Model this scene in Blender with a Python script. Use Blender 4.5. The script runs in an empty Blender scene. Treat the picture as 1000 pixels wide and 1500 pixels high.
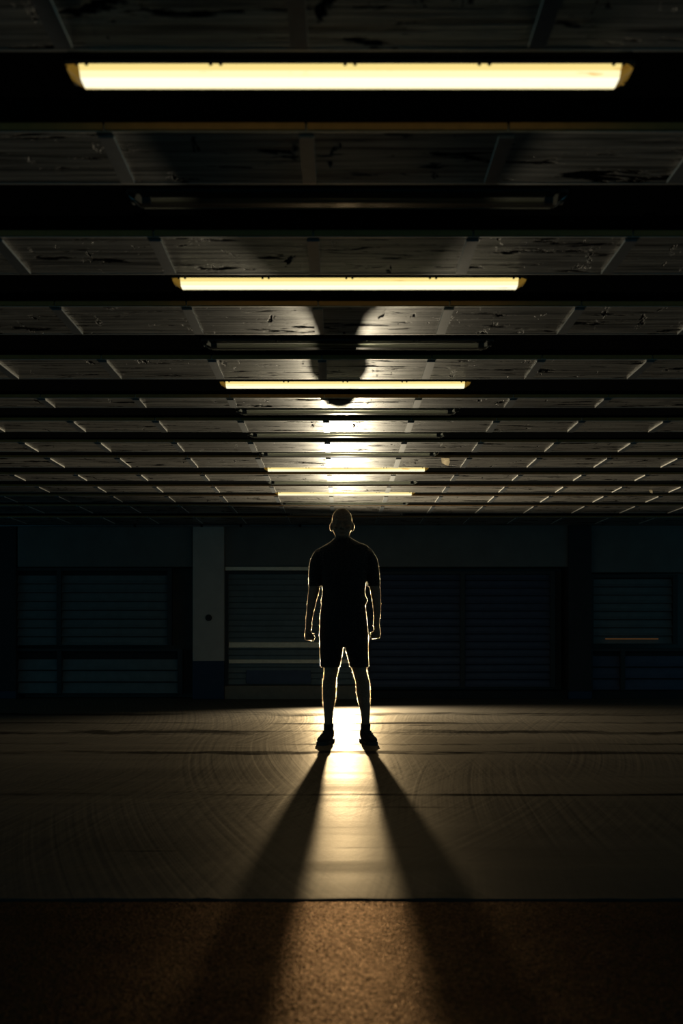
import bpy, bmesh, math, random
import numpy as np
from mathutils import Vector, Matrix

random.seed(7)
rng = np.random.default_rng(7)
scene = bpy.context.scene
COL = scene.collection
PI = math.pi

# ------------------------------------------------------------------ basics
F = 35.0 / 36.0 * 1500.0          # focal length in pixels of the 1000x1500 frame
CAM_Z = 0.85
Y_WALL = 12.65
Z_CEIL = CAM_Z + 1.361             # underside of the ceiling boards
RECESS = 0.020
Z_FLANGE = Z_CEIL + RECESS           # underside of the steel beams
Y_MAN = 7.65


def link(o, parent=None):
    COL.objects.link(o)
    if parent is not None:
        o.parent = parent
    return o


def tag(o, label=None, cat=None, group=None, kind=None):
    if label: o['label'] = label
    if cat: o['category'] = cat
    if group: o['group'] = group
    if kind: o['kind'] = kind
    return o


def empty(name, loc, rz=0.0):
    o = bpy.data.objects.new(name, None)
    o.empty_display_size = 0.1
    o.location = loc
    o.rotation_euler = (0, 0, rz)
    return link(o)


class MB:
    """collects shapes into one mesh"""
    def __init__(self):
        self.v, self.f, self.m = [], [], []

    def add(self, verts, faces, mi=0):
        b = len(self.v)
        self.v += [tuple(p) for p in verts]
        self.f += [tuple(i + b for i in q) for q in faces]
        self.m += [mi] * len(faces)

    def box(self, x0, x1, y0, y1, z0, z1, mi=0):
        vs = [(x0, y0, z0), (x1, y0, z0), (x1, y1, z0), (x0, y1, z0), (x0, y0, z1), (x1, y0, z1), (x1, y1, z1), (x0, y1, z1)]
        self.add(vs, [(0, 3, 2, 1), (4, 5, 6, 7), (0, 1, 5, 4), (1, 2, 6, 5), (2, 3, 7, 6), (3, 0, 4, 7)], mi)

    def prism_x(self, prof, x0, x1, mi=0):
        """closed (y,z) profile, counter-clockwise seen from +x, extruded along x"""
        n = len(prof)
        vs = [(x0, y, z) for y, z in prof] + [(x1, y, z) for y, z in prof]
        fs = [tuple(range(n - 1, -1, -1)), tuple(range(n, 2 * n))]
        for i in range(n):
            j = (i + 1) % n
            fs.append((i, j, n + j, n + i))
        self.add(vs, fs, mi)

    def loft(self, rings, mi=0):
        n = len(rings[0])
        vs = [p for r in rings for p in r]
        fs = [tuple(range(n - 1, -1, -1)), tuple((len(rings) - 1) * n + i for i in range(n))]
        for k in range(len(rings) - 1):
            for i in range(n):
                j = (i + 1) % n
                fs.append((k * n + i, k * n + j, (k + 1) * n + j, (k + 1) * n + i))
        self.add(vs, fs, mi)

    def tube(self, pts, rad, n=14, mi=0):
        pts = [Vector(p) for p in pts]
        if not isinstance(rad, (list, tuple)): rad = [rad] * len(pts)
        rings = []
        up = Vector((0.13, 0.31, 0.94)).normalized()
        for i, p in enumerate(pts):
            d = (pts[min(i + 1, len(pts) - 1)] - pts[max(i - 1, 0)]).normalized()
            a = d.cross(up)
            if a.length < 1e-3: a = d.cross(Vector((1, 0, 0)))
            a.normalize()
            b = d.cross(a).normalized()
            rings.append([p + (a * math.cos(2 * PI * k / n) + b * math.sin(2 * PI * k / n)) * rad[i] for k in range(n)])
        # orientation: make the rings run counter-clockwise seen along the path
        self.loft(rings, mi)

    def ball(self, c, r, nu=14, nv=9, mi=0):
        c = Vector(c)
        if not isinstance(r, (list, tuple)): r = (r, r, r)
        vs = [c + Vector((0, 0, -r[2]))]
        for j in range(1, nv):
            t = -PI / 2 + PI * j / nv
            for i in range(nu):
                a = 2 * PI * i / nu
                vs.append(c + Vector((r[0] * math.cos(t) * math.cos(a), r[1] * math.cos(t) * math.sin(a), r[2] * math.sin(t))))
        vs.append(c + Vector((0, 0, r[2])))
        fs = []
        top = len(vs) - 1
        for i in range(nu):
            k = (i + 1) % nu
            fs.append((0, 1 + k, 1 + i))
            for j in range(nv - 2):
                a = 1 + j * nu
                fs.append((a + i, a + k, a + nu + k, a + nu + i))
            a = 1 + (nv - 2) * nu
            fs.append((a + i, a + k, top))
        self.add(vs, fs, mi)

    def chain(self, pts, rad):
        if not isinstance(rad, (list, tuple)): rad = [rad] * len(pts)
        self.tube(pts, rad, 10)
        for p, r in zip(pts, rad): self.ball(p, r, 10, 7)

    def mesh(self, name):
        me = bpy.data.meshes.new(name)
        me.from_pydata(self.v, [], self.f)
        me.polygons.foreach_set('material_index', self.m)
        bm = bmesh.new(); bm.from_mesh(me)
        bmesh.ops.recalc_face_normals(bm, faces=bm.faces)
        bm.to_mesh(me); bm.free()
        return me

    def build(self, name, mats, parent=None, loc=(0, 0, 0), bevel=0.0, smooth=False, seg=2):
        me = self.mesh(name)
        for m in (mats if isinstance(mats, (list, tuple)) else [mats]): me.materials.append(m)
        if bevel:
            bm = bmesh.new(); bm.from_mesh(me)
            es = [e for e in bm.edges if len(e.link_faces) == 2 and e.calc_face_angle(0) > 0.6]
            bmesh.ops.bevel(bm, geom=es, offset=bevel, segments=seg, affect='EDGES', profile=0.6, clamp_overlap=True)
            bm.to_mesh(me); bm.free()
        if smooth: me.polygons.foreach_set('use_smooth', [True] * len(me.polygons))
        o = bpy.data.objects.new(name, me)
        o.location = loc
        return link(o, parent)

    def solid(self, name, mat, voxel, smooth_it, parent=None):
        """fuse everything collected into ONE continuous skin"""
        tmp = bpy.data.objects.new('tmp', self.mesh('tmp'))
        COL.objects.link(tmp)
        m = tmp.modifiers.new('r', 'REMESH'); m.mode = 'VOXEL'; m.voxel_size = voxel; m.use_smooth_shade = True
        s = tmp.modifiers.new('s', 'SMOOTH'); s.factor = 0.5; s.iterations = smooth_it
        dg = bpy.context.evaluated_depsgraph_get()
        me = bpy.data.meshes.new_from_object(tmp.evaluated_get(dg))
        me.name = name
        bpy.data.objects.remove(tmp)
        me.materials.clear(); me.materials.append(mat)
        me.polygons.foreach_set('use_smooth', [True] * len(me.polygons))
        o = bpy.data.objects.new(name, me)
        return link(o, parent)


# ------------------------------------------------------------------ materials
class NT:
    def __init__(self, name):
        self.m = bpy.data.materials.new(name); self.m.use_nodes = True
        self.t = self.m.node_tree; self.t.nodes.clear()
        self.out = self.t.nodes.new('ShaderNodeOutputMaterial')

    def n(self, kind, **kw):
        nd = self.t.nodes.new('ShaderNode' + kind)
        for k, v in kw.items():
            if k.startswith('_'): setattr(nd, k[1:], v)
        return nd

    def l(self, a, b): self.t.links.new(a, b)

    def val(self, nd, **kw):
        for k, v in kw.items(): nd.inputs[k.replace('_', ' ')].default_value = v
        return nd

    def coords(self, scale=(1, 1, 1), rot=(0, 0, 0), loc=(0, 0, 0)):
        g = self.n('NewGeometry')
        mp = self.n('Mapping')
        mp.inputs['Scale'].default_value = scale
        mp.inputs['Rotation'].default_value = rot
        mp.inputs['Location'].default_value = loc
        self.l(g.outputs['Position'], mp.inputs['Vector'])
        return mp.outputs['Vector']

    def noise(self, vec, scale, detail=4, rough=0.55, dist=0.0):
        nd = self.n('TexNoise')
        nd.inputs['Scale'].default_value = scale; nd.inputs['Detail'].default_value = detail
        nd.inputs['Roughness'].default_value = rough; nd.inputs['Distortion'].default_value = dist
        self.l(vec, nd.inputs['Vector'])
        return nd.outputs['Fac']

    def ramp(self, fac, stops):
        r = self.n('ValToRGB')
        e = r.color_ramp.elements
        while len(e) < len(stops): e.new(0.5)
        for el, (p, c) in zip(e, stops):
            el.position = p
            el.color = (c, c, c, 1) if not isinstance(c, tuple) else (*c, 1)
        self.l(fac, r.inputs['Fac'])
        return r.outputs['Color']

    def math(self, op, a, b=None, clamp=False):
        nd = self.n('Math'); nd.operation = op; nd.use_clamp = clamp
        for i, x in enumerate((a, b)):
            if x is None: continue
            if isinstance(x, (int, float)): nd.inputs[i].default_value = x
            else: self.l(x, nd.inputs[i])
        return nd.outputs[0]

    def mix(self, fac, a, b, blend='MIX'):
        nd = self.n('Mix'); nd.data_type = 'RGBA'; nd.blend_type = blend
        for k, x in ((0, fac), (6, a), (7, b)):
            sock = nd.inputs[k]
            if isinstance(x, (int, float)): sock.default_value = x if k == 0 else (x, x, x, 1)
            elif isinstance(x, tuple): sock.default_value = (*x, 1)
            else: self.l(x, sock)
        return nd.outputs[2]

    def bsdf(self, color, rough=0.5, metal=0.0, spec=0.5, normal=None, **kw):
        p = self.n('BsdfPrincipled')
        for nm, x in (('Base Color', color), ('Roughness', rough), ('Metallic', metal), ('Specular IOR Level', spec)):
            s = p.inputs[nm]
            if isinstance(x, (int, float)): s.default_value = x
            elif isinstance(x, tuple): s.default_value = (*x, 1)
            else: self.l(x, s)
        if normal is not None: self.l(normal, p.inputs['Normal'])
        for k, v in kw.items(): p.inputs[k.replace('_', ' ')].default_value = v
        self.l(p.outputs[0], self.out.inputs['Surface'])
        return p

    def sheen(self, color, gloss, rough, weight, normal):
        """matt ground with a tinted gloss that grows towards grazing angles"""
        d = self.n('BsdfDiffuse'); g = self.n('BsdfGlossy'); f = self.n('Fresnel'); m = self.n('MixShader')
        f.inputs['IOR'].default_value = 1.45
        for sock, x in ((d.inputs['Color'], color), (g.inputs['Color'], gloss), (g.inputs['Roughness'], rough)):
            if isinstance(x, (int, float)): sock.default_value = x
            elif isinstance(x, tuple): sock.default_value = (*x, 1)
            else: self.l(x, sock)
        for nd in (d, g, f): self.l(normal, nd.inputs['Normal'])
        self.l(self.math('MULTIPLY', f.outputs[0], weight, True), m.inputs[0])
        self.l(d.outputs[0], m.inputs[1]); self.l(g.outputs[0], m.inputs[2])
        self.l(m.outputs[0], self.out.inputs['Surface'])

    def bump(self, h, strength, dist, normal=None):
        b = self.n('Bump'); b.inputs['Strength'].default_value = strength; b.inputs['Distance'].default_value = dist
        self.l(h, b.inputs['Height'])
        if normal is not None: self.l(normal, b.inputs['Normal'])
        return b.outputs[0]


def simple(name, col, rough=0.5, metal=0.0, spec=0.5, nscale=40, namp=0.25, bump=0.0, **kw):
    t = NT(name)
    v = t.coords()
    n = t.noise(v, nscale, 4)
    c = t.mix(n, tuple(x * (1 - namp) for x in col), tuple(min(1, x * (1 + namp)) for x in col))
    nr = t.bump(n, 0.4, bump) if bump else None
    t.bsdf(c, rough, metal, spec, nr, **kw)
    return t.m


def mat_floor():
    t = NT('polished_concrete')
    # long stains, lying across the hall, plus fine grain
    big = t.noise(t.coords((0.5, 1.6, 1)), 0.9, 5, 0.6)
    band = t.noise(t.coords((0.10, 2.6, 1), loc=(3.1, 0.4, 0)), 1.0, 4, 0.6, 0.3)
    fine = t.noise(t.coords((1, 1, 1)), 55, 4, 0.6)
    grit = t.noise(t.coords((1, 1, 1)), 210, 2, 0.6)
    spot = t.noise(t.coords((0.35, 2.6, 1), loc=(0.7, 1.9, 0)), 1.7, 6, 0.65)
    # tyre arcs: rings about far centres, broken up by noise
    rings = []
    for cx, cy, sc in ((-24.0, 6.5, 34.0), (21.0, 3.0, 30.0), (-9.0, 9.5, 36.0), (13.0, 8.5, 40.0)):
        g = t.n('NewGeometry')
        sub = t.n('VectorMath'); sub.operation = 'SUBTRACT'
        t.l(g.outputs['Position'], sub.inputs[0]); sub.inputs[1].default_value = (cx, cy, 0)
        ln = t.n('VectorMath'); ln.operation = 'LENGTH'
        t.l(sub.outputs[0], ln.inputs[0])
        comb = t.n('CombineXYZ'); t.l(t.math('MULTIPLY', ln.outputs['Value'], sc), comb.inputs[0])
        comb.inputs[1].default_value = cx
        s = t.noise(comb.outputs[0], 1.0, 3, 0.7)
        lo = t.noise(t.coords((1, 1, 1), loc=(cx, cy, 0)), 0.45, 2)
        s = t.math('MULTIPLY', t.math('SUBTRACT', s, 0.5), t.ramp(lo, [(0.42, 0.0), (0.62, 1.0)]))
        rings.append(s)
    arc = t.math('ADD', t.math('ADD', rings[0], rings[1]), t.math('ADD', rings[2], rings[3]))
    c = t.mix(big, (0.016, 0.0165, 0.017), (0.040, 0.040, 0.040))
    c = t.mix(t.math('MULTIPLY', t.ramp(band, [(0.34, 1.0), (0.47, 0.0)]), 0.4), c, (0.025, 0.023, 0.021))
    c = t.mix(t.ramp(spot, [(0.30, 1.0), (0.36, 0.0)]), c, (0.010, 0.0095, 0.009))
    sx = t.n('SeparateXYZ'); g = t.n('NewGeometry'); t.l(g.outputs['Position'], sx.inputs[0])
    bands = None
    for y0, wd, amp, sc, lo in ((10.3, 0.22, 0.8, 1.3, 0.50), (8.45, 0.22, 1.0, 1.2, 0.51), (7.02, 0.11, 0.42, 1.5, 0.46), (7.55, 0.07, 0.6, 1.1, 0.52), (5.2, 0.05, 0.25, 0.4, 0.52), (3.87, 0.012, 0.05, 0.7, 0.60), (9.3, .12, .5, .4, .52)):
        wob = t.noise(t.coords((sc, 1.2, 1), loc=(y0, 0, 0)), 1.0, 6, 0.65)
        yy = t.math('ADD', sx.outputs['Y'], t.math('MULTIPLY', t.math('SUBTRACT', wob, 0.5), amp))
        d = t.math('DIVIDE', t.math('ABSOLUTE', t.math('SUBTRACT', yy, y0)), wd)
        pul = t.math('SUBTRACT', 1.0, d, True)
        msk = t.ramp(t.noise(t.coords((0.5, 1.4, 1), loc=(y0 * 3, 0, 0)), 1.3, 5, 0.7), [(lo - 0.08, 0.0), (lo + 0.05, 1.0)])
        pul = t.math('MULTIPLY', t.ramp(pul, [(0.05, 0.0), (0.5, 1.0)]), msk)
        bands = pul if bands is None else t.math('MAXIMUM', bands, pul)
    c = t.mix(t.math('MULTIPLY', bands, 0.9), c, (0.008, 0.0075, 0.007))
    spv = t.math('SUBTRACT', 0.42, t.math('MULTIPLY', bands, 0.33))
    spv = t.math('SUBTRACT', spv, t.math('MULTIPLY', t.ramp(spot, [(0.30, 1.0), (0.38, 0.0)]), 0.28))
    spv = t.math('SUBTRACT', spv, t.math('MULTIPLY', t.ramp(band, [(0.34, 1.0), (0.50, 0.0)]), 0.04))
    spv = t.math('MAXIMUM', spv, 0.02)
    c = t.mix(t.math('MULTIPLY', t.ramp(arc, [(0.0, 0.0), (0.25, 1.0)]), 0.35), c, (0.02, 0.018, 0.016))
    c = t.mix(0.35, c, fine, 'OVERLAY')
    r = t.math('ADD', t.math('MULTIPLY', big, 0.14), 0.36)
    r = t.math('ADD', r, t.math('MULTIPLY', t.ramp(band, [(0.36, 1.0), (0.50, 0.0)]), 0.06))
    r = t.math('ADD', r, t.math('MULTIPLY', arc, 0.2), True)
    nr = t.bump(t.math('ADD', t.math('MULTIPLY', fine, 0.5), t.math('MULTIPLY', grit, 0.5)), 0.35, 0.0016)
    nr = t.bump(t.noise(t.coords((0.25, 1, 1)), 3.0, 3), 0.3, 0.006, nr)
    nr = t.bump(arc, 0.5, 0.0012, nr)
    t.sheen(c, (1.0, 0.83, 0.60), r, t.math('MULTIPLY', spv, t.math('ADD', 0.84, t.math('MULTIPLY', arc, 1.3))), nr)
    return t.m


def mat_apron():
    t = NT('rough_asphalt')
    v = t.coords()
    grit = t.noise(v, 130, 4, 0.65)
    vo = t.n('TexVoronoi'); vo.inputs['Scale'].default_value = 170; t.l(v, vo.inputs['Vector'])
    big = t.noise(t.coords((0.6, 1.5, 1)), 2.5, 5, 0.6)
    c = t.mix(big, (0.010, 0.0075, 0.006), (0.045, 0.030, 0.020))
    c = t.mix(0.6, c, vo.outputs['Color'], 'OVERLAY')
    c = t.mix(t.ramp(t.noise(t.coords((0.5, 5, 1), loc=(2, 0, 0)), 1.5, 5), [(0.30, 1.0), (0.38, 0.0)]), c, (0.02, 0.018, 0.016))
    sv = t.n('SeparateXYZ'); t.l(vo.outputs['Color'], sv.inputs[0])
    spark = t.math('ADD', t.ramp(sv.outputs[0], [(0.0, 0.12), (0.75, 0.85)]), t.math('MULTIPLY', t.ramp(sv.outputs[1], [(0.93, 0.0), (0.97, 1.0)]), 3.0))
    r = t.math('ADD', t.math('MULTIPLY', grit, 0.25), 0.28)
    nr = t.bump(t.math('ADD', t.math('MULTIPLY', grit, 0.6), vo.outputs['Distance']), 0.38, 0.003)
    t.sheen(c, t.mix(grit, (0.008, 0.0045, 0.0022), (0.31, 0.185, 0.098)), r, t.math('MULTIPLY', spark, t.math('ADD', 0.35, big)), nr)
    return t.m


def mat_ceiling():
    t = NT('weathered_formwork_board')
    grain = t.noise(t.coords((1.2, 38, 1)), 1.6, 5, 0.65, 0.2)
    fineg = t.noise(t.coords((4, 160, 1)), 1.0, 3, 0.6)
    big = t.noise(t.coords((0.8, 0.8, 1)), 1.3, 3)
    scr = t.noise(t.coords((3.2, 15, 1), loc=(5, 1, 0)), 1.0, 5, 0.7, 0.4)
    scr2 = t.noise(t.coords((14, 4.5, 1), loc=(1, 7, 0)), 1.0, 5, 0.7, 0.2)
    gr = t.ramp(grain, [(0.36, 0.0), (0.62, 1.0)])
    c = t.mix(gr, (0.028, 0.028, 0.027), (0.26, 0.245, 0.22))
    c = t.mix(t.math('MULTIPLY', big, 0.45), c, (0.08, 0.075, 0.07))
    mark = t.math('MAXIMUM', t.ramp(scr, [(0.40, 1.0), (0.43, 0.0)]), t.ramp(scr2, [(0.345, 1.0), (0.37, 0.0)]))
    c = t.mix(mark, c, (0.005, 0.005, 0.005))
    sp = t.math('MULTIPLY', t.math('ADD', t.math('MULTIPLY', gr, 0.21), 0.05), t.math('SUBTRACT', 1.0, mark))
    r = t.math('ADD', t.math('MULTIPLY', grain, 0.15), 0.25)
    r = t.math('ADD', r, t.math('MULTIPLY', mark, 0.5))
    nr = t.bump(t.math('SUBTRACT', t.math('ADD', grain, t.math('MULTIPLY', fineg, 0.6)), t.math('MULTIPLY', mark, 0.8)), 0.7, 0.003)
    t.bsdf(c, r, 0, sp, nr)
    return t.m


def mat_lamp(name, col, strength, dirt=True):
    t = NT(name)
    e = t.n('Emission')
    if dirt:
        n = t.noise(t.coords((3, 20, 9)), 3.0, 4)
        c = t.mix(t.ramp(n, [(0.24, 1.0), (0.36, 0.0)]), col, (col[0] * 0.75, col[1] * 0.5, col[2] * 0.25))
        t.l(c, e.inputs['Color'])
    else:
        e.inputs['Color'].default_value = (*col, 1)
    e.inputs['Strength'].default_value = strength
    gl = t.n('BsdfGlossy'); gl.inputs['Roughness'].default_value = 0.12
    fr = t.n('Fresnel'); fr.inputs['IOR'].default_value = 1.45
    ad = t.n('MixShader')
    t.l(fr.outputs[0], ad.inputs[0]); t.l(e.outputs[0], ad.inputs[1]); t.l(gl.outputs[0], ad.inputs[2])
    t.l(ad.outputs[0], t.out.inputs['Surface'])
    return t.m


def mat_clear():
    t = NT('clear_dusty_plastic')
    tr = t.n('BsdfTransparent'); tr.inputs['Color'].default_value = (0.80, 0.83, 0.80, 1)
    gl = t.n('BsdfGlossy'); gl.inputs['Roughness'].default_value = 0.13
    df = t.n('BsdfTranslucent'); df.inputs['Color'].default_value = (0.6, 0.6, 0.55, 1)
    m0 = t.n('MixShader'); m0.inputs[0].default_value = 0.015
    t.l(tr.outputs[0], m0.inputs[1]); t.l(df.outputs[0], m0.inputs[2])
    fr = t.n('Fresnel'); fr.inputs['IOR'].default_value = 1.45
    m = t.n('MixShader')
    t.l(fr.outputs[0], m.inputs[0]); t.l(m0.outputs[0], m.inputs[1]); t.l(gl.outputs[0], m.inputs[2])
    t.l(m.outputs[0], t.out.inputs['Surface'])
    return t.m


def mat_fuzz(name, col):
    t = NT(name)
    tl = t.n('BsdfTranslucent'); tl.inputs['Color'].default_value = (*col, 1)
    df = t.n('BsdfDiffuse'); df.inputs['Color'].default_value = (*[c * 0.3 for c in col], 1)
    rf = t.n('BsdfRefraction'); rf.inputs['Color'].default_value = (*col, 1)
    rf.inputs['IOR'].default_value = 1.3; rf.inputs['Roughness'].default_value = 0.4
    m0 = t.n('MixShader'); m0.inputs[0].default_value = 0.2
    t.l(tl.outputs[0], m0.inputs[1]); t.l(df.outputs[0], m0.inputs[2])
    m = t.n('MixShader'); m.inputs[0].default_value = 0.5
    t.l(m0.outputs[0], m.inputs[1]); t.l(rf.outputs[0], m.inputs[2])
    t.l(m.outputs[0], t.out.inputs['Surface'])
    return t.m


M = dict(
    floor=mat_floor(), apron=mat_apron(), ceiling=mat_ceiling(),
    steel=simple('black_painted_steel', (0.006, 0.0065, 0.007), 0.9, 0, 0.0, 30),
    galv=simple('dull_galvanised_steel', (0.42, 0.42, 0.40), 0.38, 0.7, 0.5, 60),
    plate=simple('grey_joint_plate', (0.09, 0.10, 0.11), 0.36, 0.3, 0.5, 25, 0.4),
    lit_side=simple('lit_plate_side', (0.78, 0.75, 0.68), 0.55, 0.2, 0.5, 40, 0.1),  # paler copy of the plate metal: lamplight on the sides put into colour
    batten=simple('brown_timber', (0.36, 0.18, 0.055), 0.6, 0, 0.3, 30),
    housing=simple('grey_lamp_housing', (0.05, 0.05, 0.048), 0.5, 0, 0.4, 30),
    lens_side=mat_lamp('warm_lamp_lens', (1.0, 0.77, 0.27), 1.05),
    lens_mid=mat_lamp('pale_lamp_lens', (1.0, 0.87, 0.47), 1.25),
    lens_core=mat_lamp('bright_lamp_lens', (1.0, 0.95, 0.70), 1.4),
    lens_end=mat_lamp('amber_lamp_end', (0.75, 0.42, 0.06), 0.22),
    clear=mat_clear(),
    glint_bar=mat_fuzz('pale_glint_plastic', (0.55, 0.55, 0.50)),  # translucent, for the glint bars on the unlit lenses
    tube=mat_fuzz('white_glass_tube', (0.8, 0.8, 0.74)),
    tube0=simple('white_glass_tube', (0.80, 0.80, 0.76), 0.25, 0, 0.5, 20, 0.06),
    clip=simple('dark_plastic_clip', (0.02, 0.018, 0.014), 0.5),
    plaster=simple('grimy_pale_plaster', (0.12, 0.125, 0.12), 0.75, 0, 0.3, 4, 0.3, 0.003),
    pillar=simple('pale_pillar_paint', (0.38, 0.34, 0.30), 0.65, 0, 0.3, 5, 0.18, 0.002),
    navy=simple('navy_pillar_paint', (0.008, 0.022, 0.055), 0.5, 0, 0.4, 5, 0.2, 0.002),
    shutter=simple('dark_teal_shutter', (0.13, 0.165, 0.175), 0.6, 0.0, 0.4, 9, 0.3),
    navyshut=simple('dark_navy_shutter', (0.055, 0.075, 0.12), 0.6, 0.0, 0.4, 9, 0.3),
    glare_rail=simple('glare_pale_metal', (0.7, 0.64, 0.50), 0.4, 0.1, 0.5, 30),  # pale tone carries the floor glare on lintel and lower slats
    dark_shaft=simple('dark_shaft_paint', (0.035, 0.037, 0.04), 0.8, 0, 0.1, 6, 0.3),  # near-black shafts of the two outer pillars
    framesteel=simple('dark_frame_steel', (0.03, 0.04, 0.045), 0.6, 0, 0.2, 10, 0.2),
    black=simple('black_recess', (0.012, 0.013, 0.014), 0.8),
    kerb=simple('brown_concrete_kerb', (0.20, 0.165, 0.125), 0.7, 0, 0.3, 14, 0.3, 0.003),
    skin=simple('skin', (0.22, 0.13, 0.09), 0.5, 0, 0.3, 30, 0.12),
    shirt=simple('black_tshirt_cotton', (0.018, 0.018, 0.020), 0.9, 0, 0.1, 300, 0.3),
    shorts=simple('black_shorts_cotton', (0.015, 0.016, 0.020), 0.85, 0, 0.1, 250, 0.3),
    shoe=simple('black_shoe_mesh', (0.016, 0.016, 0.017), 0.7, 0, 0.2, 200, 0.3),
    sole=simple('dark_rubber_sole', (0.03, 0.03, 0.03), 0.6, 0, 0.3),
    lace=simple('dark_lace', (0.05, 0.05, 0.05), 0.8),
    fuzz=mat_fuzz('backlit_cotton_fuzz', (0.95, 0.86, 0.70)),
    hair=mat_fuzz('backlit_hair', (1.0, 0.82, 0.58)),
    paper=mat_fuzz('torn_paper', (0.8, 0.74, 0.62)),
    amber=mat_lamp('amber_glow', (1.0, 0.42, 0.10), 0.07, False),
)

# ------------------------------------------------------------------ camera
cam = bpy.data.cameras.new('camera')
cam.sensor_fit = 'VERTICAL'; cam.sensor_height = 36.0; cam.sensor_width = 24.0; cam.lens = 35.0
cam.shift_y = (926 - 750) / 1500.0
cam.shift_x = 0.001
cam.dof.use_dof = True; cam.dof.focus_distance = Y_MAN; cam.dof.aperture_fstop = 2.8
co = bpy.data.objects.new('camera', cam)
co.location = (0, 0, CAM_Z); co.rotation_euler = (PI / 2, 0, 0)
link(co); scene.camera = co


def wx(px, d): return (px - 498.5) * d / F
def wz(py, d): return CAM_Z + (926 - py) * d / F

# ------------------------------------------------------------------ floor
XW = 7.0
Y_JOINT = 3.16
mb = MB()
N = 260
# far slab with a chipped front edge along the joint
edge = []
for i in range(N + 1):
    x = -XW + 2 * XW * i / N
    chip = 0.004 * math.sin(7 * x) + 0.004 * math.sin(23 * x + 1) + 0.006 * random.random()
    if random.random() < 0.08: chip += 0.02 * random.random()
    edge.append((x, Y_JOINT + 0.012 + max(0, chip)))
top = [(x, y, 0) for x, y in edge] + [(x, Y_WALL + 0.6, 0) for x, _ in edge]
bot = [(x, y, -0.05) for x, y in edge]
vs = top + bot
fs = []
for i in range(N):
    fs.append((i, i + 1, N + 2 + i, N + 1 + i))
    fs.append((i + 1, i, 2 * N + 2 + i, 2 * N + 3 + i))
mb.add(vs, fs)
flo = mb.build('floor', M['floor'])
tag(flo, kind='structure')
mb = MB()
vs, fs = [], []
for i in range(N + 1):
    x = -XW + 2 * XW * i / N
    y = Y_JOINT - 0.012 - 0.005 * random.random() - (0.015 * random.random() if random.random() < .06 else 0)
    vs += [(x, -2.0, -0.002), (x, y, -0.002), (x, y, -0.05), (x, Y_JOINT + 0.06, -0.05)]
for i in range(N):
    a, b = 4 * i, 4 * i + 4
    for k in range(3): fs.append((a + k, b + k, b + k + 1, a + k + 1))
mb.add(vs, fs)
ap = mb.build('floor_apron', M['apron'])
tag(ap, kind='structure')

# ------------------------------------------------------------------ ceiling, joint plates, beams

SP = 0.549
# near and far edge of every beam as read off the photograph (pixel rows), lamp lit or not, lamp centre
BEAMS = [
    (75, 193, 1, 512.5), (270, 347, 0, 509), (402, 449, 1, 511.5), (490, 526.5, 0, 509), (555, 583, 1, 505.5),
    (597, 616.5, 0, 508.5), (632.5, 648, 0, 508), (661.5, 670.5, 0, 510.5), (684.5, 695, 1, 507), (704, 712.5, 0, 501.5),
    (721, 726.5, 1, 505), (735.5, 741, 0, 504), (751.5, 758, 0, 507)]
ORD = ['first', 'second', 'third', 'fourth', 'fifth', 'sixth', 'seventh', 'eighth', 'ninth', 'tenth', 'eleventh', 'twelfth', 'thirteenth']
H = Z_CEIL - CAM_Z
W_LAMP = 1.377


def beam(i, yn, yf):
    root = empty('ceiling_beam', (0, yn, Z_FLANGE))
    w = yf - yn
    f = MB()
    # inverted T: wide bottom flange with a short web up to the boards
    f.prism_x([(0, 0), (w, 0), (w, 0.014), (w * 0.5 + 0.01, 0.02), (w * 0.5 + 0.01, 0.16), (w * 0.5 + 0.06, 0.17), (w * 0.5 + 0.06, 0.19),
               (w * 0.5 - 0.06, 0.19), (w * 0.5 - 0.06, 0.17), (w * 0.5 - 0.01, 0.16), (w * 0.5 - 0.01, 0.02), (0, 0.014)], -XW, XW)
    f.build('flange', M['steel'], root, bevel=0.002)
    R = RECESS
    s = MB()
    s.prism_x([(-0.008, -R - 0.0012), (0.0, -R - 0.0012), (0.0, -0.001), (-0.0015, -0.001), (-0.0015, -R), (-0.008, -R)], -XW, XW)
    s.build('edge_strip', M['galv'], root)
    b = MB()
    x = wx(448.5, F * 1.361 / 728) - 12 * SP
    while x < XW:
        t = 0.003 * random.random()
        x0, x1 = max(x + 0.003, -XW), min(x + SP - 0.003, XW)
        if x1 > x0: b.box(x0, x1, w - 0.010 - t, w - 0.002, -R + 0.001, -0.0005)
        x += SP
    b.build('batten', M['batten'], root, bevel=0.0012)
    s = MB()
    s.prism_x([(w - 0.002, -R - 0.0012), (w + 0.005, -R - 0.0012), (w + 0.005, -R), (w - 0.0005, -R), (w - 0.0005, -0.001), (w - 0.002, -0.001)], -XW, XW)
    s.build('edge_strip', M['galv'], root)
    return root


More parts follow.
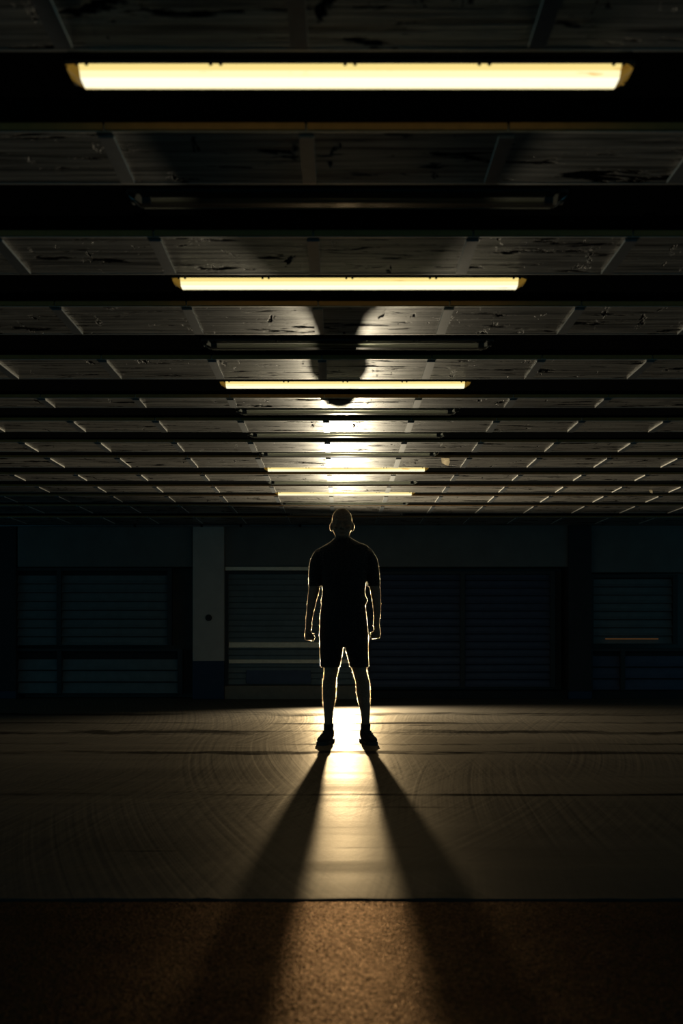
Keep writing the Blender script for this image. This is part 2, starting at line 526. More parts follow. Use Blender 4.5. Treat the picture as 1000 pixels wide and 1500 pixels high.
def lamp(i, x, y, lit):
    """long waterproof strip light hanging under a beam flange"""
    root = empty('ceiling_light', (x, y, Z_FLANGE))
    L = W_LAMP / 2
    hb = MB()
    hb.prism_x([(0.0, -0.011), (0.100, -0.011), (0.096, 0.0), (0.004, 0.0)], -L, L)
    hb.build('housing', M['housing'], root, bevel=0.002)
    # trapezoid lens, narrowing downwards and at both ends
    def ring(xe, ins, zz0, zz1, pinch):
        p = [(0.001 + pinch, zz0), (0.010 + pinch, zz1 * 0.62), (0.020 + pinch, zz1 * 0.94), (0.028 + pinch, zz1), (0.060 - pinch * .5, zz1),
             (0.072 - pinch * .5, zz1 * 0.94), (0.088 - pinch, zz1 * 0.62), (0.098 - pinch, zz0)]
        return [(xe, a, b) for a, b in p]
    xs = [(-L + 0.001, -0.0135, 0.004), (-L + 0.018, -0.026, 0.002), (-L + 0.034, -0.036, 0.0), (-L + 0.05, -0.036, 0.0)]
    rings = [ring(a, 0, -0.011, b, p) for a, b, p in xs] + [ring(-a, 0, -0.011, b, p) for a, b, p in reversed(xs)]
    me = MB(); n = 8
    vs = [p for r in rings for p in r]
    fs, mi = [], []
    for k in range(len(rings) - 1):
        for q in range(n - 1):
            fs.append((k * n + q, k * n + q + 1, (k + 1) * n + q + 1, (k + 1) * n + q))
            if k in (0, 1, len(rings) - 2, len(rings) - 3): mi.append(2)
            else: mi.append(1 if 2 <= q <= 3 else (3 if q in (1, 4) else 0))
    fs.append(tuple(range(n))); mi.append(2)
    fs.append(tuple((len(rings) - 1) * n + q for q in range(n))); mi.append(2)
    for f_, m_ in zip(fs, mi): me.add([vs[j] for j in f_], [tuple(range(len(f_)))], m_ if lit else 0)
    d = me.build('diffuser', [M['lens_side'], M['lens_core'], M['lens_end'], M['lens_mid']] if lit else [M['clear']], root)
    bm = bmesh.new(); bm.from_mesh(d.data)
    bmesh.ops.remove_doubles(bm, verts=bm.verts, dist=1e-5); bmesh.ops.recalc_face_normals(bm, faces=bm.faces)
    bm.to_mesh(d.data); bm.free()
    if not lit:
        t = MB()
        t.tube([(-L + 0.07, 0.05, -0.0215), (L - 0.07, 0.05, -0.0215)], 0.0095, 14)
        t.build('tube', M['tube'], root, smooth=True)
        q = MB(); q.prism_x([(0.066, -0.0368), (0.070, -0.0362), (0.070, -0.0345), (0.066, -0.0352)], -L + 0.045, L - 0.045)  # bar added to draw the bright line along the lens's lower edge
        q.build('lens_glint', M['glint_bar'], root)
        for s in (-1, 1):
            c = MB(); c.box(s * (L - 0.055) - 0.014, s * (L - 0.055) + 0.014, 0.038, 0.062, -0.0315, -0.0112)
            c.build('tube_holder', M['plate'], root, bevel=0.002)
    for k in range(5):
        xc = -L + 0.042 + k * (2 * L - 0.084) / 4
        for dx in (-0.012, 0.012):
            c = MB()
            c.box(xc + dx - 0.004, xc + dx + 0.004, -0.004, 0.001, -0.0165, -0.003)
            c.build('clip', M['clip'], root, bevel=0.001)
    return root


LIT_PLACE = {0: 'bright amber strip light on the beam nearest the camera, largest of all the lamps',
             2: 'bright amber strip light on the third beam, second largest of the lit lamps',
             4: 'bright strip light on the fifth beam, third largest of the lit lamps',
             8: 'small glowing strip light on the ninth beam, above the man and below three unlit lamps',
             10: 'tiny glowing strip light on the eleventh beam, the lit lamp closest above the head'}
OFF_PLACE = {1: 'unlit clear strip light on the second beam, between the two largest lit lamps',
             3: 'unlit strip light with its white tube showing, between the second and third lit lamps',
             5: 'unlit strip light on the sixth beam, first one below the three big lit lamps',
             6: 'unlit strip light on the seventh beam, middle of the three dark ones in a row',
             7: 'unlit strip light on the eighth beam, just above the small glowing lamp',
             9: 'unlit strip light on the tenth beam, between the two small glowing lamps',
             11: 'unlit strip light on the twelfth beam, just over the top of the head',
             12: 'unlit strip light on the last beam, level with the head and farthest from the camera'}
SPANS = []
for i, (a, b, lit, cx) in enumerate(BEAMS):
    yn, yf = F * H / (926 - a), F * H / (926 - b)
    SPANS.append((yn, yf))
    r = beam(i, yn, yf)
    tag(r, 'black steel ceiling beam with pale edges, %s in the row counted from the top of the photo' % ORD[i], 'beam', 'steel beams under the ceiling', 'structure')
    off = {0: 0.066, 1: 0.068, 2: 0.060, 3: 0.125, 4: 0.090}.get(i, 0.065)
    off = max(0.012, min(off, (yf - yn) - 0.13))
    y = yn + off
    lp = lamp(i, wx(cx, y), y, lit)
    tag(lp, (LIT_PLACE if lit else OFF_PLACE)[i], 'lamp', 'strip lights under the beams')

mb = MB()
ys = [0.6] + [v for a, b in SPANS for v in (a - 0.008, b + 0.005)] + [Y_WALL + 0.5]
for k in range(0, len(ys), 2):
    mb.box(-XW, XW, ys[k], ys[k + 1], Z_CEIL, Z_CEIL + 0.05)
mb.box(-XW, XW, 0.6, Y_WALL + 0.5, Z_CEIL + 0.25, Z_CEIL + 0.30)
ceil = mb.build('ceiling', M['ceiling']); tag(ceil, kind='structure')
# flat steel bars over the joints between the boards, proud of the ceiling, one run per joint
k0 = 0
for k in range(-12, 13):
    xc = wx(448.5, F * 1.361 / 728) + k * SP
    if abs(xc) > XW - 0.1: continue
    mb = MB()
    for q in range(0, len(ys), 2):
        j = 0.002 * random.uniform(-1, 1)
        x0, x1, y0, y1, z0, z1 = xc - 0.0205 + j, xc + 0.0205 + j, ys[q] + 0.014, ys[q + 1] - 0.016, Z_CEIL - 0.0085, Z_CEIL + 0.004
        if q == len(ys) - 2: y1 = Y_WALL - 0.2
        vs = [(x0, y0, z0), (x1, y0, z0), (x1, y1, z0), (x0, y1, z0), (x0, y0, z1), (x1, y0, z1), (x1, y1, z1), (x0, y1, z1)]
        mb.add(vs, [(0, 3, 2, 1)], 0)
        mb.add(vs, [(4, 5, 6, 7), (0, 1, 5, 4), (2, 3, 7, 6)], 0)
        mb.add(vs, [(1, 2, 6, 5), (3, 0, 4, 7)], 1)  # long sides take the paler metal, coloured as if lit
    k0 += 1
    o = mb.build('trim_%d' % k0, [M['plate'], M['lit_side']])
    tag(o, kind='structure')

# ------------------------------------------------------------------ back wall
PXW = Y_WALL / F
def X(px): return (px - 498.5) * PXW
def Z(py): return CAM_Z + (926 - py) * PXW

mb = MB()
yb = Y_WALL
# solid wall behind everything
mb.box(-XW, XW, yb + 0.40, yb + 0.50, -0.05, Z_CEIL)
# headers above the openings (left, middle, right)
mb.box(X(25), X(281), yb + 0.02, yb + 0.40, Z(830), Z_CEIL)
mb.box(X(329), X(835), yb + 0.02, yb + 0.40, Z(830), Z_CEIL)
mb.box(X(865), XW, yb + 0.05, yb + 0.40, Z(838), Z_CEIL)
w = mb.build('wall_back', M['plaster'], bevel=0.004); tag(w, kind='structure')


def pillar(px0, px1, y0, name, label, split):
    x0, x1 = X(px0), X(px1)
    root = empty(name, ((x0 + x1) / 2, y0, 0))
    hw = (x1 - x0) / 2
    m = MB(); m.box(-hw, hw, 0, 0.45, split, Z_CEIL); m.build('shaft', M['pillar'] if split > 0.3 else M['dark_shaft'], root, bevel=0.008)
    m = MB(); m.box(-hw - 0.002, hw + 0.002, -0.002, 0.45, 0, split); m.build('painted_base', M['navy'], root, bevel=0.008)
    tag(root, label, 'pillar', None, 'structure')
    return root


pl = pillar(283, 328.5, yb - 0.06, 'pillar', 'pale square pillar with a navy painted base standing at the back wall', Z(968))
k = MB()
for r_, d0, d1 in ((0.042, -0.012, 0.0), (0.030, -0.022, -0.010)):
    k.loft([[(r_ * math.cos(t), y, r_ * math.sin(t)) for t in [2 * PI * q / 20 for q in range(20)]] for y in (d1, d0)])
kn = k.build('round_fitting', M['black'], pl, loc=(X(306.5) - pl.location.x, 0, Z(905)), bevel=0.002)
kn['label'] = 'dark round fitting on the pillar'
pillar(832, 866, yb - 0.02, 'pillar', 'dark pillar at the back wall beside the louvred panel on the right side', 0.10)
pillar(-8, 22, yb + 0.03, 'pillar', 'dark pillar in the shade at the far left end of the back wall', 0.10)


def shutter(name, x0, x1, z0, z1, y, pitch, mat, posts=(), tilt=0.35, depth=0.05, frame=True, slatmat=None):
    root = empty(name, ((x0 + x1) / 2, y, z0))
    cx = (x0 + x1) / 2
    s = MB()
    n = int((z1 - z0) / pitch)
    for i in range(n):
        z = i * pitch + 0.012
        s.prism_x([(0.0, z), (depth * 0.5, z + pitch * 0.30), (depth, z + pitch * 0.86), (depth + 0.008, z + pitch * 0.82),
                   (depth * 0.5 + 0.010, z + pitch * 0.26), (0.010, z - 0.008)], x0 - cx, x1 - cx)
    s.build('slats', slatmat or mat, root)
    bk = MB(); bk.box(x0 - cx, x1 - cx, depth + 0.02, depth + 0.05, 0, z1 - z0); bk.build('backing', M['black'], root)
    fr = MB()
    for px in (x0, x1) + tuple(posts):
        fr.box(px - cx - 0.03, px - cx + 0.03, -0.02, depth + 0.02, 0, z1 - z0)
    fr.box(x0 - cx, x1 - cx, -0.012, depth + 0.02, z1 - z0 - 0.04, z1 - z0)
    fr.build('frame', M['framesteel'], root, bevel=0.004)
    tag(root, kind='structure')
    return root


shutter('door_1', X(-160), X(247), Z(946), Z(831), yb + 0.08, 0.113, M['shutter'], (X(84),))
shutter('door_2', X(-160), X(262), 0.06, Z(950), yb + 0.10, 0.15, M['shutter'], (X(84),))
XM = 0.26
d3 = shutter('door_3', X(330), XM, Z(1004), Z(836), yb + 0.06, 0.075, M['shutter'], (), 0.3, 0.028)
for z0, z1 in ((Z(948.5), Z(941)), (Z(971.5), Z(966.5))):  # rails added to stand for bright reflections on the lower slats
    r = MB(); r.prism_x([(0.0, 0.0), (0.03, -0.004), (0.03, z1 - z0 + 0.004), (0.012, z1 - z0)], X(331) + 0.03, XM - 0.03)
    o = r.build('glare_rail', M['glare_rail'], d3, loc=(-d3.location.x, -0.03, z0 - d3.location.z), bevel=0.002)
o = MB(); o.box(X(360), X(455), -0.012, 0.0, 0.02, 0.19)
o.build('lower_panel', M['navyshut'], d3, loc=(-d3.location.x, -0.004, 0), bevel=0.004)
shutter('door_4', XM + 0.09, X(812), 0.14, Z(836), yb + 0.12, 0.098, M['navyshut'], (X(679),))
shutter('door_5', X(868), X(992), Z(944), Z(841), yb + 0.10, 0.105, M['shutter'])
shutter('door_6', X(868), X(1180), 0.10, Z(950), yb + 0.14, 0.15, M['navyshut'], (X(916),))
mb = MB(); mb.box(X(330), XM, -0.02, 0.05, 0, Z(830.5) - Z(835.5))
o = mb.build('trim_lintel', M['glare_rail'], loc=(0, yb + 0.01, Z(835.5)), bevel=0.003); tag(o, kind='structure')
mb = MB(); mb.prism_x([(0, 0), (0.32, 0), (0.32, Z(1004.5)), (0.012, Z(1004.5)), (0, Z(1004.5) - 0.012)], X(329), XM + 0.02)
o = mb.build('trim_kerb', M['kerb'], loc=(0, yb - 0.02, 0), bevel=0.004); tag(o, kind='structure')
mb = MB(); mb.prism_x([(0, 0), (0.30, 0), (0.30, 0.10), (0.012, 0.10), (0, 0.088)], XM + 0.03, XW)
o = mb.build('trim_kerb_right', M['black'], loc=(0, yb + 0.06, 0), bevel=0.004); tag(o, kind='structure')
mb = MB(); mb.box(X(985), X(989), 0, 0.05, 0, 0.05)

# small amber gleam between two louvres
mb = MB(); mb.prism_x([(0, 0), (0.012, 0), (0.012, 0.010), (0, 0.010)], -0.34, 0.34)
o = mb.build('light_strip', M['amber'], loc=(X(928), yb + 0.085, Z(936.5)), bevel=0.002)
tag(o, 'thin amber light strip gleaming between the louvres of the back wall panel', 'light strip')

# pipe run below the last beam
root = empty('ceiling_pipe', (X(330), yb - 0.10, Z(771)))
mb = MB(); mb.tube([(X(-150) - X(330), 0, 0.0), (X(480) - X(330), 0, 0.0)], 0.014, 12); mb.build('pipe', M['plate'], root, smooth=True)
for px in (200, 297, 354, 440):
    c = MB(); c.box(X(px) - X(330) - 0.014, X(px) - X(330) + 0.014, -0.02, 0.02, -0.018, Z_CEIL - Z(771)); c.build('bracket', M['steel'], root, bevel=0.002)
tag(root, 'thin grey pipe running along the top of the back wall beside the head', 'pipe')


def scrap(px, py, w_, h_, label):
    d = F * 1.36 / (926 - (py - h_ * 0.4))
    s = MB()
    hw = w_ * d / F / 2; hh = h_ * d / F
    pts = [(-hw, 0.002, 0), (hw * 0.2, 0.0, 0.004), (hw, 0.004, -0.002), (hw * 1.1, -0.006, -hh * 0.5), (hw * 0.7, -0.012, -hh), (hw * -0.2, -0.010, -hh * 0.82), (-hw * 0.9, -0.004, -hh * 0.6)]
    s.add(pts + [(x, y + 0.0012, z) for x, y, z in pts], [tuple(range(7)), tuple(range(13, 6, -1))] + [(i, (i + 1) % 7, 7 + (i + 1) % 7, 7 + i) for i in range(7)])
    o = s.build('hanging_paper', M['paper'], loc=(wx(px, d), d, Z_CEIL))
    tag(o, label, 'paper')
scrap(652, 676, 12, 12, 'pale torn paper scrap hanging from the ceiling boards to the right above the man')
scrap(953, 720, 5, 5, 'tiny pale paper scrap hanging from the ceiling near the far right end')

# ------------------------------------------------------------------ the man
PXM = Y_MAN / F
CXM = 502.0
man = empty('person', (wx(CXM, Y_MAN), Y_MAN, 0))
tag(man, 'man in black t-shirt and shorts standing with clenched fists, backlit', 'person')
def mx(px): return (px - CXM) * PXM
def mz(py): return (1088.0 - py) * PXM


def ell(px, py, rx, ry, y=0.0, n=28, sq=2.0):
    """horizontal ring: centre pixel px,py ; half width rx in pixels; half depth ry in metres"""
    r = []
    for k in range(n):
        t = 2 * PI * k / n
        c, s = math.cos(t), math.sin(t)
        r.append((mx(px) + rx * PXM * math.copysign(abs(c) ** (2 / sq), c), y + ry * math.copysign(abs(s) ** (2 / sq), s), mz(py)))
    return r


body = MB()
SH = 0.9    # the body lies this many pixels inside the clothes' outline
body.loft([ell(503, 944, 20, .07), ell(503, 936, 31, .10), ell(503, 925, 33, .115, .01), ell(503, 900, 30.5, .105), ell(503, 880, 29, .098),
           ell(503, 862, 29.5, .105, -.005), ell(503, 845, 32, .115, -.008), ell(503, 828, 34, .12, -.005), ell(503, 814, 34, .11), ell(503, 806, 32, .095, .005),
           ell(505, 800, 27, .08, .01), ell(503, 794, 16, .066, .012), ell(502, 788, 11, .058, .012)][::-1])
body.loft([ell(502, 802, 14, .062, .012), ell(502, 792, 10.6, .058, .012), ell(501.5, 784, 10.0, .056, .008), ell(501, 775, 10.5, .060, .0), ell(501, 768, 10, .06, 0)][::-1])
# head: (row, half width px, front, back)
HX = 500.7
head = [(745.8, 3, -.030, .030), (746.8, 6.5, -.050, .055), (749, 9.6, -.068, .078), (753, 12.3, -.083, .094), (758, 13.9, -.091, .102), (763, 14.5, -.094, .105),
        (768, 14.4, -.093, .102), (773, 13.9, -.094, .090), (778, 12.7, -.094, .070), (782, 11.2, -.093, .050), (786, 8.8, -.090, .030), (788.5, 6.0, -.085, .0), (790, 3, -.075, -.02)]
HY = -0.008
body.loft([ell(HX, py, hw, (b - f) / 2, HY + (f + b) / 2, 28, 2.15) for py, hw, f, b in head][::-1])
hz = lambda py: mz(py)
hx0 = mx(HX)
body.ball((hx0, HY - .092, hz(765)), (.055, .012, .010))                      # brow
body.chain([(hx0, HY - .094, hz(766.5)), (hx0, HY - .106, hz(771)), (hx0, HY - .118, hz(775))], [.007, .0085, .011])   # nose
for s in (-1, 1):
    body.ball((hx0 + s * .013, HY - .103, hz(775.3)), (.009, .010, .008))      # nostril wings
    body.ball((hx0 + s * .033, HY - .088, hz(768.3)), (.013, .010, .0085))     # eyes
    body.ball((hx0 + s * .045, HY - .075, hz(773.5)), (.022, .018, .014))      # cheekbones
    # ears
    body.ball((hx0 + s * .083, HY + .012, hz(771.5)), (.011, .020, .030))
    body.ball((hx0 + s * .080, HY + .006, hz(776.3)), (.008, .012, .012))
body.ball((hx0, HY - .096, hz(779.3)), (.024, .010, .006))                    # upper lip
body.ball((hx0, HY - .095, hz(781.3)), (.021, .010, .006))                    # lower lip
body.ball((hx0, HY - .086, hz(786)), (.026, .016, .014))                      # chin

ARM_L = [(468.5, 812, 10.2, 0.005), (464.5, 819, 10.0, .006), (462, 830, 9.3, .008), (461, 842, 8.9, .010), (460.6, 855, 8.8, .010), (459.4, 866, 8.3, .006), (457.6, 876, 7.4, .0),
         (456.2, 885, 6.7, -.008), (454.6, 894, 6.1, -.016), (453.0, 904, 5.4, -.024), (452.3, 913, 4.9, -.030), (452.6, 919, 5.0, -.033)]
ARM_R = [(537.5, 811, 10.2, .005), (542, 818, 10.0, .006), (545, 828, 9.2, .008), (546.6, 841, 9.0, .010), (547.6, 855, 8.8, .010), (549.6, 866, 7.9, .006), (550.8, 876, 7.0, .0),
         (551.4, 885, 6.4, -.008), (551.8, 894, 5.8, -.016), (551.8, 903, 5.1, -.024), (551.0, 911, 4.8, -.030), (550.4, 917, 5.0, -.033)]
for A in (ARM_L, ARM_R):
    rings = []
    for px, py, r, y in A:
        rr = r - (1.3 if py < 858 else 0.5)
        rings.append(ell(px, py, rr, rr * PXM * 1.06, y, 20))
    body.loft(rings[::-1])
    body.ball((mx(A[0][0]), A[0][3], mz(A[0][1])), 9.2 * PXM)

LEG_L = [(487, 938, 17, .090, .005), (486, 955, 14.5, .085, .0), (485.6, 968, 12.0, .076, -.004), (485.2, 977, 10.6, .068, -.006), (484.6, 986, 9.7, .060, -.008), (483.2, 993, 9.5, .058, -.008),
         (482.4, 1001, 9.7, .058, .004), (482.2, 1012, 9.8, .060, .016), (482.0, 1023, 9.2, .056, .018), (481.4, 1034, 8.0, .048, .014), (481.0, 1044, 6.8, .042, .010), (481.0, 1054, 6.0, .038, .008), (481.0, 1063, 6.0, .038, .008), (481.0, 1076, 6.0, .045, .0)]
LEG_R = [(519, 938, 17, .090, .005), (521.5, 955, 14.5, .085, .0), (524, 968, 12.0, .076, -.004), (525.6, 977, 10.8, .068, -.006), (527.2, 986, 9.8, .060, -.008), (529.2, 993, 9.8, .058, -.008),
         (531.0, 1001, 10.0, .058, .004), (531.8, 1012, 10.0, .060, .016), (532.6, 1023, 9.1, .056, .018), (534.0, 1034, 8.1, .048, .014), (535.0, 1044, 6.8, .042, .010), (535.2, 1054, 6.0, .038, .008), (535.2, 1063, 6.0, .038, .008), (535.2, 1076, 6.0, .045, .0)]
for Lg in (LEG_L, LEG_R):
    body.loft([ell(px, py, r, ry, y, 22) for px, py, r, ry, y in Lg][::-1])
    # knee cap
    body.ball((mx(Lg[4][0] - (0.3 if Lg is LEG_L else -0.3)), Lg[4][4] - .043, mz(989)), (.030, .022, .032))


def fist(wpx, wpy, wy, s, sc=1.04):
    """clenched hand hanging at the side; s=+1 when the body lies at +x of the hand"""
    o = Vector((mx(wpx), wy, mz(wpy)))
    def P(u, y, z): return o + Vector((u * s, y, z)) * sc
    # palm
    rings = []
    for z, u0, u1, hy in ((0.012, -.020, .020, .024), (-.010, -.024, .020, .030), (-.030, -.028, .014, .038), (-.055, -.031, .008, .042), (-.078, -.030, .004, .041), (-.090, -.022, -.002, .036)):
        c, h = (u0 + u1) / 2, (u1 - u0) / 2
        rings.append([P(c + h * math.copysign(abs(math.cos(2 * PI * q / 20)) ** .8, math.cos(2 * PI * q / 20)), hy * math.copysign(abs(math.sin(2 * PI * q / 20)) ** .8, math.sin(2 * PI * q / 20)), z) for q in range(20)])
    body.loft(rings[::-1])
    # four fingers, unequal, curled back into the palm
    for yi, ln, rr in ((-.033, .96, .0098), (-.011, 1.06, .0102), (.0115, 1.0, .0098), (.033, .84, .0088)):
        zk = -.083 - .006 * (1 - abs(yi) / .033) + (.006 if yi > .02 else 0)
        mcp = (-.017, yi, zk); pip = (-.017 + .046 * ln, yi * .97, zk - .006)
        dip = (pip[0] + .006, yi * .94, pip[2] + .031 * ln); tip = (dip[0] - .022 * ln, yi * .90, dip[2] + .004)
        body.chain([P(*mcp), P(*pip), P(*dip), P(*tip)], [rr * 1.1 * sc, rr * sc, rr * .93 * sc, rr * .85 * sc])
    body.ball(P(.012, 0, -.066), (.024 * sc, .038 * sc, .020 * sc))
    # thumb from the side of the palm near its base, closed over the fingers
    body.chain([P(-.004, -.030, -.022), P(.010, -.049, -.046), P(.030, -.054, -.066), P(.040, -.040, -.082)], [.0135 * sc, .0125 * sc, .0108 * sc, .0092 * sc])


fist(452.6, 918.2, -.033, 1)
fist(550.6, 915.6, -.033, -1)
# feet inside the shoes
for px, a in ((481, -1), (535.2, 1)):
    b0 = Vector((mx(px), 0.0, 0))
    dv = Vector((a * 0.27, -0.96, 0)).normalized()
    body.chain([b0 + Vector((0, .02, .055)), b0 + dv * .05 + Vector((0, 0, .045)), b0 + dv * .13 + Vector((0, 0, .036))], [.028, .024, .016])
bodyo = body.solid('body', M['skin'], 0.0052, 4, man)

# t-shirt
sh = MB()
sh.loft([ell(503, 887, 31.5, .112), ell(503.6, 883.5, 33.0, .120), ell(504, 879, 34.2, .124), ell(503.2, 873, 31.8, .118), ell(503, 866, 30.8, .116, -.004), ell(503.5, 856, 31.8, .122, -.006), ell(503.5, 845, 34, .130, -.008),
         ell(503.5, 830, 37, .134, -.005), ell(503.5, 816, 38.5, .124), ell(503.5, 808, 38, .110, .004), ell(504.5, 803, 36, .100, .006), ell(506, 799, 31, .090, .008), ell(504.5, 795, 22, .080, .010), ell(503, 791.5, 16.5, .074, .012), ell(502.2, 788.6, 12.4, .068, .012), ell(502, 787, 11.4, .064, .012)][::-1])
for A in (ARM_L, ARM_R):
    rings = []
    for px, py, r, y in A:
        if py > 862: break
        rr = r
        rings.append(ell(px, py, rr, rr * PXM * 1.12, y, 22))
    sgn = -1 if A is ARM_L else 1
    px, py, r, y = A[4]
    rings.append(ell(px + sgn * 0.0, 859, r + .3, r * PXM * 1.15, y, 22))
    sh.loft(rings[::-1])
    sh.ball((mx(A[0][0]), A[0][3], mz(A[0][1] + 2)), 10.0 * PXM)
# soft creases round the hem and the sleeves
shirt = sh.solid('tshirt', M['shirt'], 0.0065, 5, man)
# neckband
nb = MB()
seg = 40
pts = [(mx(502) + 11.6 * PXM * math.cos(2 * PI * q / seg), .010 + .063 * math.sin(2 * PI * q / seg), mz(788.3) + .014 * math.sin(2 * PI * q / seg)) for q in range(seg + 1)]
nb.tube(pts, 0.006, 8)
nb.build('neckband', M['shirt'], shirt, smooth=True)

# shorts
so = MB()
so.loft([ell(503, 878, 30.5, .108), ell(502.8, 888, 32.2, .114), ell(502.4, 900, 33.8, .122, .005), ell(503, 915, 34.8, .128, .010), ell(503.3, 930, 35.8, .128, .008), ell(503.5, 940, 35.6, .122, .005), ell(503.7, 945, 33, .105, .0), ell(504, 948, 22, .08, 0)][::-1])
so.loft([ell(485.5, 935, 17.6, .115, .004), ell(485, 955, 16.6, .105), ell(484.2, 966, 15.4, .098, -.002), ell(483.2, 976.5, 14.2, .092, -.004)][::-1])
so.loft([ell(521.5, 935, 17.6, .115, .004), ell(523, 955, 15.9, .105), ell(524.7, 966, 14.6, .098, -.002), ell(526.0, 977, 13.8, .092, -.004)][::-1])
shorts = so.solid('shorts', M['shorts'], 0.0065, 3, man)

# shoes
def shoe(px, a):
    root = None
    dv = Vector((a * 0.28, -0.96, 0)).normalized()
    nv = Vector((-dv.y, dv.x, 0))
    o = Vector((mx(px), 0.012, 0))
    def ring(t, w, z0, z1, n=22, sq=2.4):
        c = o + dv * t
        r = []
        for q in range(n):
            th = 2 * PI * q / n
            cc, ss = math.cos(th), math.sin(th)
            r.append(c + nv * (0.86 * w * math.copysign(abs(cc) ** (2 / sq), cc)) + Vector((0, 0, (z0 + z1) / 2 + (z1 - z0) / 2 * math.copysign(abs(ss) ** (2 / sq), ss))))
        return r
    u = MB()
    u.loft([ring(-.075, .018, .03, .075), ring(-.068, .030, .02, .105), ring(-.04, .038, .018, .118), ring(.0, .040, .018, .112), ring(.04, .042, .018, .098), ring(.08, .047, .018, .085),
            ring(.12, .051, .018, .070), ring(.155, .051, .018, .060), ring(.185, .042, .018, .052), ring(.203, .026, .02, .042), ring(.210, .012, .024, .036)])
    # collar round the ankle
    u.loft([[(p[0], p[1], p[2]) for p in ell(px + 0.2, 1060, 7.4, .044, .014, 22)], ell(px, 1068, 7.2, .050, .010, 22), ell(px, 1078, 7.2, .052, .008, 22)][::-1])
    so_ = u.solid('shoe', M['shoe'], 0.0055, 3, man)
    s = MB()
    prof = [(-.082, .022), (-.07, .036), (-.03, .041), (.02, .040), (.07, .046), (.12, .054), (.16, .054), (.192, .044), (.212, .026), (.219, .010)]
    l = [o + dv * t + nv * w_ * .86 for t, w_ in prof]; r = [o + dv * t - nv * w_ * .86 for t, w_ in reversed(prof)]
    base = l + r
    s.loft([[(p.x, p.y, 0.0) for p in base], [(p.x, p.y, 0.012) for p in base], [(o.x + (p.x - o.x) * .985, o.y + (p.y - o.y) * .985, 0.026) for p in base]])
    s.build('sole', M['sole'], so_, bevel=0.003)
    lc = MB()
    for t, zt in ((.055, .096), (.075, .090), (.095, .082), (.115, .074)):
        c = o + dv * t
        lc.tube([c + nv * w_ + Vector((0, 0, zt - 6.0 * w_ * w_)) for w_ in (-.030, -.018, 0, .018, .030)], 0.0032, 8)
    lc.build('laces', M['lace'], so_, smooth=True)
    return so_


shoe(481, -1)
shoe(535.2, 1)


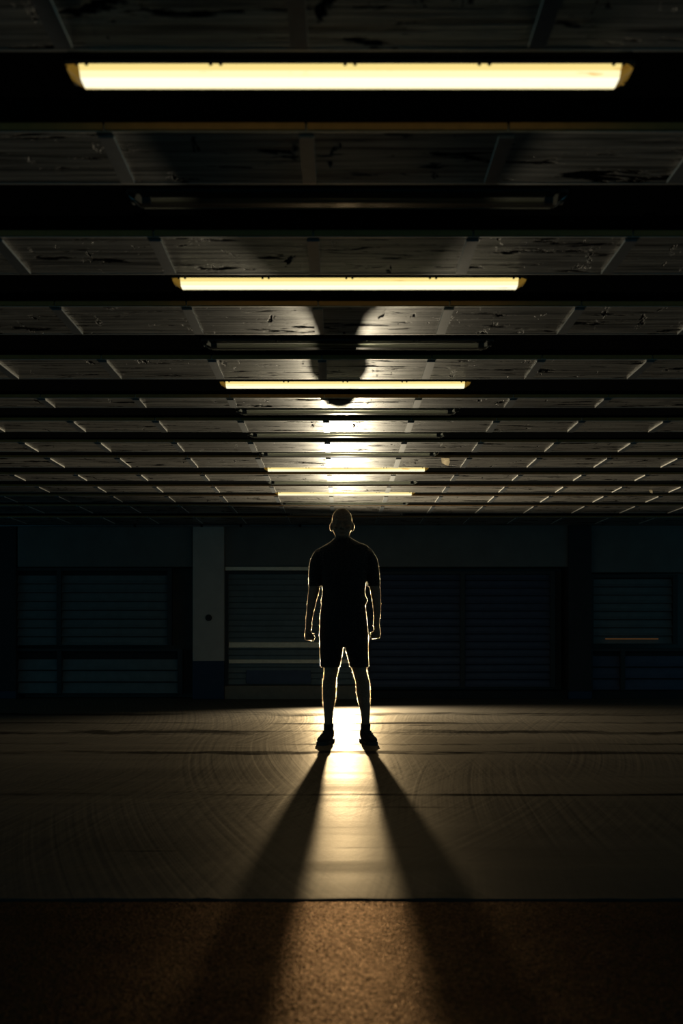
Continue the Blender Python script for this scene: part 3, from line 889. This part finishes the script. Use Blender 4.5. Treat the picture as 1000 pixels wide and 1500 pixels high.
def fuzz(src, name, mat, per_m2, lmin, lmax, width, parent, region=None, mult=None, tilt=0.5):
    """short fibres standing on a surface: each a slim tapered blade"""
    me = src.data
    me.calc_loop_triangles()
    nt = len(me.loop_triangles)
    tri = np.empty(nt * 3, np.int32); me.loop_triangles.foreach_get('vertices', tri); tri = tri.reshape(-1, 3)
    co_ = np.empty(len(me.vertices) * 3, np.float32); me.vertices.foreach_get('co', co_); co_ = co_.reshape(-1, 3)
    a, b, c = co_[tri[:, 0]], co_[tri[:, 1]], co_[tri[:, 2]]
    nr = np.cross(b - a, c - a); ar = np.linalg.norm(nr, axis=1) / 2 + 1e-12
    nr = nr / (2 * ar[:, None])
    wgt = ar.copy()
    cen = (a + b + c) / 3
    if region is not None: wgt = wgt * region(cen)
    n = int(wgt.sum() * per_m2)
    idx = rng.choice(nt, n, p=wgt / wgt.sum())
    r1, r2 = np.sqrt(rng.random(n)), rng.random(n)
    p = (1 - r1)[:, None] * a[idx] + (r1 * (1 - r2))[:, None] * b[idx] + (r1 * r2)[:, None] * c[idx]
    d = nr[idx] + tilt * rng.normal(size=(n, 3)); d[:, 2] -= 0.25
    d /= np.linalg.norm(d, axis=1)[:, None]
    L = lmin + (lmax - lmin) * rng.random(n) ** 1.5
    if mult is not None: L = L * mult(p)
    s = np.cross(d, rng.normal(size=(n, 3))); s /= np.linalg.norm(s, axis=1)[:, None] + 1e-9
    v = np.empty((n, 3, 3), np.float32)
    v[:, 0] = p - s * width / 2 - d * 0.001; v[:, 1] = p + s * width / 2 - d * 0.001; v[:, 2] = p + d * L[:, None]
    m = bpy.data.meshes.new(name)
    m.vertices.add(3 * n); m.vertices.foreach_set('co', v.reshape(-1))
    m.loops.add(3 * n); m.loops.foreach_set('vertex_index', np.arange(3 * n, dtype=np.int32))
    m.polygons.add(n); m.polygons.foreach_set('loop_start', np.arange(0, 3 * n, 3, dtype=np.int32))
    m.update(calc_edges=True)
    m.materials.append(mat)
    o = bpy.data.objects.new(name, m)
    o['kind'] = 'stuff'
    return link(o, parent)


zh = mz(780)
def reg_limbs(c): return ((c[:, 2] < mz(856)) & (c[:, 2] > mz(1056)) & ~((c[:, 2] > mz(972)) & (np.abs(c[:, 0]) < 0.165))).astype(float)
def reg_head(c): return ((c[:, 2] > mz(786))).astype(float)
fuzz(bodyo, 'body_hair', M['hair'], 90000, .004, .011, .0007, bodyo, reg_limbs, lambda p: np.where((p[:, 2] < mz(972)) & (p[:, 2] > mz(1030)), 1.35, np.where(p[:, 2] < mz(1030), 0.6, 0.75)))
fuzz(bodyo, 'head_stubble', M['hair'], 150000, .004, .008, .0008, bodyo, reg_head)
fuzz(shirt, 'fabric_fuzz', M['fuzz'], 110000, .004, .0085, .0008, shirt)
fuzz(shorts, 'fabric_fuzz', M['fuzz'], 80000, .005, .0095, .0007, shorts)

# ------------------------------------------------------------------ light
sp = bpy.data.lights.new('torch_beam', 'SPOT')
sp.energy = 680.0
sp.color = (1.0, 0.86, 0.60)
sp.spot_size = math.radians(168); sp.spot_blend = 1.0
sp.shadow_soft_size = 0.035
so_ = bpy.data.objects.new('torch_beam', sp)
so_.location = (0.045, 11.5, 0.83)
so_.rotation_euler = (PI / 2, 0, PI)      # shines towards the camera (-Y)
so_.rotation_euler = Vector((0.24, -1.0, -0.10)).to_track_quat('-Z', 'Y').to_euler()
link(so_)

w = bpy.data.worlds.new('night'); scene.world = w
w.use_nodes = True
bg = w.node_tree.nodes['Background']
bg.inputs['Color'].default_value = (0.16, 0.62, 0.82, 1)
bg.inputs['Strength'].default_value = 0.18

scene.view_settings.view_transform = 'Standard'
scene.view_settings.look = 'None'
scene.view_settings.exposure = 0.0
scene.view_settings.gamma = 1.0
scene.view_settings.use_curve_mapping = False
